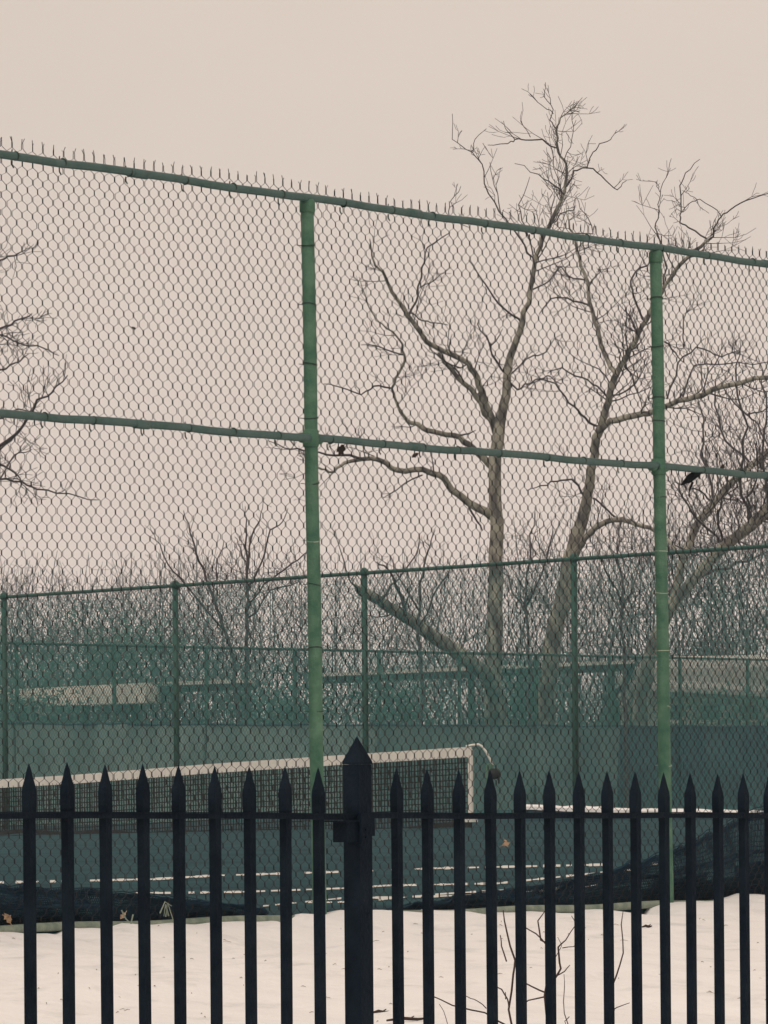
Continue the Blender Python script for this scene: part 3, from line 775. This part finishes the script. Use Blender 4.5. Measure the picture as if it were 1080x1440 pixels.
young('young bare tree leaning left, its stem left of the upright young one', [
 ([(335,1000,7),(330,940,6),(322,904,5.4),(311,873,5),(303,848,4.4),(289,812,3.6),(275,776,3),(267,748,2.2),(258,718,1.2)], 0, 0), ([(316,888,3.4),(267,829,3),(244,804,2.6),(225,765,1.6),(212,745,1)], -1, 0), ([(300,840,2.6),(304,800,2),(315,760,1.2)], 1, 0)], 110)
young('slim bare young tree with forked top between the tall green post and the plane trunk', [
 ([(592,1000,6),(592,930,5),(588,870,4),(590,820,3.4),(600,780,2.4),(612,745,1.2)], 0, 0), ([(590,860,3),(560,810,2.4),(548,780,1.4)], 1, 0), ([(589,880,3),(620,820,2.4),(640,790,1.2)], -1, 0)], 112)
young('thin bare young tree standing between the two plane trunks', [
 ([(745,1000,6),(744,930,5),(742,880,4),(740,830,3.4),(746,770,2.4),(752,720,1.2)], 0, 0), ([(742,870,3),(715,810,2.4),(705,800,1.4)], 1, 0), ([(742,850,3),(770,780,2.4),(778,740,1.2)], -1, 0)], 112, 2)
young('slender bare young tree close to the left side of the right-hand green post', [
 ([(880,1000,6),(878,930,5),(872,880,4),(876,830,3.4),(868,780,2.4),(872,730,1.2)], 0, 0), ([(874,870,3),(895,810,2.4),(905,770,1.4)], 1, 0), ([(873,850,3),(850,800,2.4),(842,770,1.2)], -1, 0)], 112, 2)

# thicket: far mass of thin bare stems
random.seed(31)
def thicket(m_='brush', lab='mass of thin bare stems and brush beyond the far fences', x0=-60, x1=1130, dmin=146, dmax=162, step=1.9, prof=None):
    mb = MB()
    prof = prof or [(-60,770),(60,772),(150,780),(240,765),(300,735),(430,745),(500,775),(600,745),(680,770),(730,715),(800,690),(880,690),(940,680),(1000,665),(1100,620)]
    dens = [(-60,1.0),(200,1.0),(330,.7),(440,.6),(660,.55),(720,.8),(900,.8),(940,.8),(1100,.85)]
    n = 0
    x = x0
    while x < x1:
        x += step/interp(x, dens)*random.uniform(.5,1.5)
        d = random.uniform(dmin, dmax); yt = interp(x, prof) + abs(random.gauss(0,1))*60
        b = at(x, 1000, d); b.z = -.8; top = at(x+random.uniform(-38,38), yt, d); L = (top-b).length
        d0 = (top-b).normalized(); pts = [b]; m = 7; rad = []
        for i in range(m):
            pts.append(b.lerp(top, (i+1)/m) + Vector((random.gauss(0,.16)+.5*math.sin((i+1)/m*3)*random.uniform(-1,1), random.gauss(0,.2), 0)))
        r0 = random.uniform(.030,.065); rad = [r0*(1-.85*i/m) for i in range(m+1)]
        mb.tube(pts, rad, 4, False)
        for _ in range(9):
            i = random.randint(2, m-1); a = random.uniform(0, 6.28); dv = Vector((math.cos(a), math.sin(a)*.6, random.uniform(-.2,1.0)))
            grow(mb, pts[i], dv, random.uniform(.6,2.0), rad[i]*.7, 1, .55, .2, 4, 3, (30,80))
    o = mb.build('thicket', M[m_])
    tag(o, lab, 'thicket', kind='stuff')
thicket()
random.seed(33)
thicket('veiled', 'low teal-tinted tangle of twigs behind the far windscreens', -60, 1130, 128, 140, 5.6, [(-60,850),(60,840),(230,850),(300,890),(450,900),(560,920),(680,910),(780,905),(900,900),(960,890),(1100,870)])

# evergreen shrubs
def evergreen(x, y, rx, ry, d, n, label, seed):
    random.seed(seed)
    c = at(x, y, d); k = d/F; Rx, Rz = rx*k, ry*k
    f = thing('evergreen_shrub', Vector((c.x, c.y, -.9)), label, 'shrub', 'evergreen shrubs beyond the far fences')
    fo = MB(); st = MB()
    cl = []
    for _ in range(26):
        while True:
            v = Vector((random.uniform(-1,1), random.uniform(-1,1), random.uniform(-1,1)))
            if v.length < 1: break
        cl.append((c + Vector((v.x*Rx, v.y*Rx*.8, v.z*Rz)), random.uniform(.28,.6)))
    base = Vector((c.x, c.y, -1.0))
    for q, s in cl: st.tube([base, base.lerp(q,.5)+Vector((random.gauss(0,.1),0,.1)), q], [.04,.025,.01], 4, False)
    for _ in range(n):
        q, s = random.choice(cl)
        v = Vector((random.gauss(0,1), random.gauss(0,1), random.gauss(0,1)))*s*.8
        p = q + v; a = Vector((random.gauss(0,1), random.gauss(0,1), random.gauss(0,1))).normalized(); b = a.orthogonal().normalized()
        l = random.uniform(.04,.09); fo.quad(p-a*l, p-b*l*.45, p+a*l, p+b*l*.45)
    st.build('stem', M['brush'], f); fo.build('foliage', M['ever'], f)
evergreen(120, 945, 85, 75, 127, 1900, 'wide evergreen shrub at the far left, above the pale deck', 41)
evergreen(215, 930, 50, 60, 127, 800, 'thin evergreen shrub left of the first thin far post', 46)
evergreen(30, 1000, 60, 22, 112, 1000, 'low evergreen shrub at the left edge under the pale deck', 47)
evergreen(395, 1000, 75, 28, 118, 1500, 'low evergreen shrub just left of the tall green post', 42)
evergreen(738, 985, 42, 42, 121.5, 2300, 'round dark evergreen shrub between the two plane trunks', 43)
evergreen(1030, 870, 75, 90, 150, 1100, 'sparse tall evergreen shrub at the right edge above the tan roof', 44)
evergreen(1010, 1008, 90, 16, 122, 1200, 'low evergreen shrub along the front of the tan building', 45)
evergreen(560, 990, 60, 35, 118, 1500, 'thin evergreen shrub right of the tall green post', 48)

# ------------------------------------------------------------------ saplings in the snow between the fences
def snow_point(x, s):
    """ground point at perpendicular offset s from chain fence under pixel column x (near frame bottom)"""
    pl = Plane(432, 23.0, E); pl.o = CHAIN.o + N*s
    t, _ = pl.tz(x, 1440); return pl, t
def sapling(label, limbs, s):
    pl = Plane(432, 23.0, E); pl.o = Vector((CHAIN.o.x, CHAIN.o.y, 0)) + N*s
    t, z = pl.tz(limbs[0][0][0], limbs[0][0][1]); g = snow_h(t, s)
    f = thing('bare_sapling', pl.p(t, g), label, 'sapling')
    mb = MB(); k0 = pl.px(limbs[0][0][0], 1400).y
    for i, pts in enumerate(limbs):
        P = [pl.px(x, y, .02*math.sin(j*1.7+i)) for j, (x, y, w) in enumerate(pts)]
        Rr = [w*.5*P[j].y/F for j, (x, y, w) in enumerate(pts)]
        if i == 0 and P[0].z > g: P = [Vector((P[0].x, P[0].y, g-.03))] + P; Rr = [Rr[0]] + Rr
        P2, R2 = [P[0]], [Rr[0]]
        for a in range(1, len(P)):
            L = (P[a]-P[a-1]).length
            P2.append(P[a-1].lerp(P[a], .5) + Vector((random.uniform(-1,1)*L*.03, 0, random.uniform(-1,1)*L*.03))); R2.append((Rr[a]+Rr[a-1])/2)
            P2.append(P[a]); R2.append(Rr[a])
        mb = MB(); mb.tube(P2, R2, 7 if i == 0 else 5); mb.build('stem' if i == 0 else 'twig', M['sapling'], f, smooth=True)
random.seed(51)
sapling('dark bare sapling with forking twigs, its stem hidden behind a right-hand picket', [
 [(775,1460,6),(774,1400,5.5),(775,1350,4.5),(768,1330,3),(764,1322,2.6),(762,1295,2),(762,1280,1.2)],
 [(776,1398,3.6),(783,1377,3.2),(782,1362,3.2),(785,1345,3),(792,1332,2.6),(795,1322,1.8),(803,1300,1.2),(806,1288,1)], [(783,1377,2.2),(790,1366,1.8),(796,1357,1.2)], [(792,1333,1.6),(800,1331,1.2),(810,1327,.8)],
 [(764,1330,2.2),(750,1313,2),(740,1301,1.6),(733,1296,1)], [(766,1398,2.6),(750,1387,2.2),(738,1378,1.8),(724,1370,1)], [(763,1402,2.4),(750,1407,2),(738,1411,1.8),(724,1412,1.2)],
 [(782,1362,1.6),(779,1357,1.4),(784,1330,1),(781,1318,.8)]], -5.9)
sapling('slender bare sapling stem with side shoots, left of the forking one', [
 [(723,1460,3.4),(722,1420,3),(720,1370,3),(718,1350,3),(716,1310,2.4),(713,1280,1.6)],
 [(718,1352,2.2),(708,1330,2),(697,1315,1.4)], [(722,1418,2.4),(710,1405,2.2),(700,1391,2),(696,1384,1.2)], [(712,1405,1.6),(704,1395,1)]], -5.5)
sapling('thin straight bare shoot, right-most of the saplings in the snow', [
 [(861,1460,3),(862,1400,2.8),(865,1372,2.4),(870,1340,2),(877,1300,1.6),(882,1280,1)], [(863,1424,2),(870,1417,1.6),(879,1410,1)]], -5.7)
sapling('low arching bare twig leaning out of the snow, left of the saplings', [
 [(720,1446,2.8),(700,1432,2.6),(680,1424,2.2),(655,1420,2.2),(640,1414,2),(612,1400,1.6)], [(690,1418,1.6),(675,1408,1.4),(655,1404,1.2),(645,1395,.9)], [(636,1440,1.2),(620,1422,1),(612,1412,.8)]], -6.2)
sapling('faint thin twig in the snow between two right-hand pickets', [
 [(806,1460,1.6),(800,1425,1.4),(792,1390,1.2),(787,1370,.8)], [(806,1430,1.4),(797,1436,1.2),(790,1444,1)]], -5.2)

# ------------------------------------------------------------------ leaves and scraps
def leaf(mb, c, size, nrm=None, curl=.3):
    a = Vector((random.gauss(0,1), random.gauss(0,1)*.3, random.gauss(0,1))).normalized(); b = a.cross(Vector((0,1,0)) if nrm is None else nrm)
    if b.length < .1: b = a.orthogonal()
    b.normalize(); n = a.cross(b)
    pts = [(-1,0,0),(-.55,.42,.5),(-.1,.30,.2),(.15,.62,.6),(.45,.28,.2),(1,.05,.3),(.5,-.33,.1),(.1,-.58,.6),(-.15,-.27,.2),(-.6,-.38,.5)]
    P = [c + (a*x + b*y + n*z*curl)*size for x, y, z in pts]
    k = len(mb.v); mb.v += [tuple(p) for p in P] + [tuple(p + n*.0015) for p in P]; m = len(pts)
    mb.f.append(tuple(range(k, k+m))); mb.f.append(tuple(reversed(range(k+m, k+2*m))))
    for i in range(m): mb.f.append((k+i, k+(i+1)%m, k+m+(i+1)%m, k+m+i))
    mb.tube([c-a*size, c-a*size*1.5+n*size*.2], size*.05+.0008, 4)
def leaf_thing(x, y, off, size, m, label, cat='leaf', extra=1):
    c = CHAIN.px(x, y, off); mb = MB()
    for i in range(extra): leaf(mb, c + Vector((random.uniform(-1,1), 0, random.uniform(-1,1)))*size*.5*(i > 0), size)
    o = mb.build('dead_leaf', M[m]); tag(o, label, cat)
random.seed(61)
leaf_thing(716, 1186, .02, .024, 'leaf', 'dry tan leaf caught in the fence mesh, low beside a picket', extra=2)
leaf_thing(195, 461, .03, .013, 'darkleaf', 'tiny dark leaf stuck alone in the mesh, high at the left')
leaf_thing(487, 634, .03, .030, 'darkleaf', 'curled dark leaf hanging under the middle rail, just right of the tall post', extra=2)
leaf_thing(590, 640, .03, .022, 'darkleaf', 'small dark leaf under the middle rail near the leftward limb')
leaf_thing(1022, 656, .03, .022, 'darkleaf', 'small dark leaf on top of the middle rail, far right')
leaf_thing(232, 1284, -.06, .02, 'darkleaf', 'small dark leaf lying low on the snow edge at the left')
leaf_thing(4, 1290, -.03, .03, 'leaf', 'dry brown leaf on the bottom pipe at the left edge', extra=2)
leaf_thing(166, 1288, -.03, .022, 'leaf', 'small brown leaf above the snow between two left pickets')
# black plastic scrap below the middle rail
mb = MB(); c = CHAIN.px(968, 672, .0)
P = [CHAIN.px(x, y, -.02+.015*math.sin(i*2)) for i, (x, y) in enumerate([(972,662),(966,668),(958,675),(954,680),(957,683),(966,679),(975,672),(984,667),(986,662)])]
k = len(mb.v); mb.v += [tuple(p) for p in P] + [tuple(p+N*.004) for p in P]; m = len(P)
mb.f.append(tuple(range(m))); mb.f.append(tuple(reversed(range(m, 2*m))))
for i in range(m): mb.f.append((i, (i+1)%m, m+(i+1)%m, m+i))
mb.tube([CHAIN.px(972,678,-.01), CHAIN.px(970,688,0), CHAIN.px(968,698,0)], [.008,.005,.002], 5)
o = mb.build('plastic_scrap', M['plastic']); tag(o, 'black scrap of plastic snagged under the middle rail, beside the right-hand post', 'scrap')
# grass blades by the bottom rail at the left
random.seed(62)
mb = MB()
for x0, y0, x1, y1, x2, y2 in ((214,1284,221,1268,226,1274),(222,1289,225,1270,231,1303),(226,1288,222,1272,215,1288),(160,1280,166,1292,170,1300),(176,1286,173,1300,172,1306)):
    mb.tube([CHAIN.px(x0,y0,-.05), CHAIN.px(x1,y1,-.05), CHAIN.px(x2,y2,-.07)], [.005,.004,.002], 4)
o = mb.build('dry_grass_tuft', M['pipe']); tag(o, 'few bent pale grass blades at the bottom pipe, left part of the fence', 'grass tuft')
# debris lying on the snow near the bottom edge
def ground_hit(x, y):
    """march the view ray down to the snow between the two fences"""
    o = Vector((0,0,ZC)); d = at(x, y, 1.0) - o; k = 9.0
    while k < 24:
        p = o + d*k; q = p - CHAIN.o; s = q.dot(N); t = q.dot(E)
        if s < 0 and p.z <= snow_h(t, s): return p
        k += .02
    return p
for x, y, L, lab in ((536,1426,.045,'short dark twig lying on the snow behind the central post'), (575,1436,.10,'longer dark stick lying on the snow, right of the central post'), (858,1427,.02,'dark speck of bark on the snow beside a right-hand picket'), (910,1305,.03,'small dark stick on the snow near the sagging netting')):
    p = ground_hit(x, y) + Vector((0,0,.006)); mb = MB(); a = Vector((1,.6,0)).normalized()
    mb.tube([p-a*L, p-a*L*.3+Vector((0,0,.006)), p+a*L*.4, p+a*L+Vector((0,0,.004))], [.004,.007,.006,.003], 6)
    mb.tube([p, p+Vector((.02,.03,.012))], [.004,.002], 5)
    o = mb.build('fallen_twig', M['sapling'], smooth=True); tag(o, lab, 'twig')

random.seed(71)
mb = MB()
for _ in range(95):
    p = ground_hit(random.uniform(-20,1100), random.uniform(1292,1445)) + Vector((0,0,.003)); L = random.choice((.006,.008,.012,.02)); a = Vector((random.gauss(0,1), random.gauss(0,1), .1)).normalized()
    mb.tube([p-a*L, p+a*L*.2+Vector((0,0,.003)), p+a*L], [.001,.002,.001], 4)
o = mb.build('snow_litter', M['snowlitter']); tag(o, 'tiny bits of bark and seed scattered over the snow', 'litter', kind='stuff')

# ------------------------------------------------------------------ haze
def haze():
    mb = MB(); x0,x1,y0,y1,z0,z1 = -60,60,-8,175,-6.5,26
    mb.hexa([(x0,y0,z0),(x1,y0,z0),(x1,y1,z0),(x0,y1,z0),(x0,y0,z1),(x1,y0,z1),(x1,y1,z1),(x0,y1,z1)])
    m = bpy.data.materials.new('haze'); m.use_nodes = True; nt = m.node_tree
    nt.nodes.remove(nt.nodes['Principled BSDF'])
    v = nt.nodes.new('ShaderNodeVolumePrincipled'); v.inputs['Color'].default_value = (.74,.88,.95,1); v.inputs['Density'].default_value = .0008
    nt.links.new(v.outputs[0], nt.nodes['Material Output'].inputs['Volume'])
    o = mb.build('haze', m); o['kind'] = 'stuff'
import os
HAZE = True
if HAZE: haze()

# ------------------------------------------------------------------ sky, sun, camera
w = bpy.data.worlds.new('World'); S.world = w; w.use_nodes = True
nt = w.node_tree; bg = nt.nodes['Background']; bg.inputs['Strength'].default_value = .1
sky = nt.nodes.new('ShaderNodeTexSky'); sky.sky_type = 'NISHITA'; sky.sun_disc = False
SE, SR = R(42), R(-150)
sky.sun_elevation = SE; sky.sun_rotation = SR; sky.dust_density = 4; sky.air_density = 1.5
# even overcast: the clear sky seen faintly through a warm cloud layer
tc = nt.nodes.new('ShaderNodeTexCoord'); sp = nt.nodes.new('ShaderNodeSeparateXYZ'); nt.links.new(tc.outputs['Generated'], sp.inputs[0])
cr_ = nt.nodes.new('ShaderNodeValToRGB'); nt.links.new(sp.outputs['Z'], cr_.inputs['Fac'])
cr_.color_ramp.elements[0].position = 0; cr_.color_ramp.elements[0].color = (.79,.665,.60,1)
cr_.color_ramp.elements[1].position = .2; cr_.color_ramp.elements[1].color = (.76,.645,.555,1)
cn = nt.nodes.new('ShaderNodeTexNoise'); cn.inputs['Scale'].default_value = 14; cn.inputs['Detail'].default_value = 5; nt.links.new(tc.outputs['Generated'], cn.inputs['Vector'])
cm = nt.nodes.new('ShaderNodeMapRange'); cm.inputs['From Min'].default_value = .3; cm.inputs['From Max'].default_value = .7; cm.inputs['To Min'].default_value = 9.75; cm.inputs['To Max'].default_value = 10.2; nt.links.new(cn.outputs['Fac'], cm.inputs['Value'])
vm = nt.nodes.new('ShaderNodeVectorMath'); vm.operation = 'SCALE'; nt.links.new(cm.outputs[0], vm.inputs['Scale']); nt.links.new(cr_.outputs['Color'], vm.inputs[0])
mx = nt.nodes.new('ShaderNodeMix'); mx.data_type = 'RGBA'; mx.inputs['Factor'].default_value = .97
nt.links.new(sky.outputs[0], mx.inputs['A']); nt.links.new(vm.outputs[0], mx.inputs['B']); nt.links.new(mx.outputs['Result'], bg.inputs['Color'])
sun = bpy.data.lights.new('sun', 'SUN'); sun.energy = 1.0; sun.angle = R(20); sun.color = (1,.93,.85)
so = bpy.data.objects.new('sun', sun); C.objects.link(so)
dirv = Vector((math.sin(R(-150))*math.cos(SE), math.cos(R(-150))*math.cos(SE), math.sin(SE)))
so.rotation_euler = (-dirv).to_track_quat('-Z', 'Y').to_euler()

cam = bpy.data.cameras.new('camera'); co = bpy.data.objects.new('camera', cam); C.objects.link(co); S.camera = co
cam.sensor_fit = 'VERTICAL'; cam.sensor_height = 24; cam.sensor_width = 18; cam.lens = 24*F/1440
cam.shift_y = (HY-720)/1440; cam.clip_start = .1; cam.clip_end = 6000
co.location = (0,0,ZC)
from mathutils import Matrix
co.matrix_world = Matrix.Translation((0,0,ZC)) @ Matrix.Rotation(ROLL, 4, 'Y') @ Matrix.Rotation(R(90), 4, 'X')
S.render.resolution_x = 768; S.render.resolution_y = 1024
S.view_settings.view_transform = 'Standard'; S.view_settings.look = 'None'; S.view_settings.exposure = 0; S.view_settings.gamma = 1
from bpy_extras.object_utils import world_to_camera_view
bpy.context.view_layer.update()
for q in ((432,300),(1080,1143),(0,217)):
    v = world_to_camera_view(S, co, at(q[0], q[1], 30)); open('/tmp/chk','a').write(str((q, v.x*1080, (1-v.y)*1440))+chr(10))
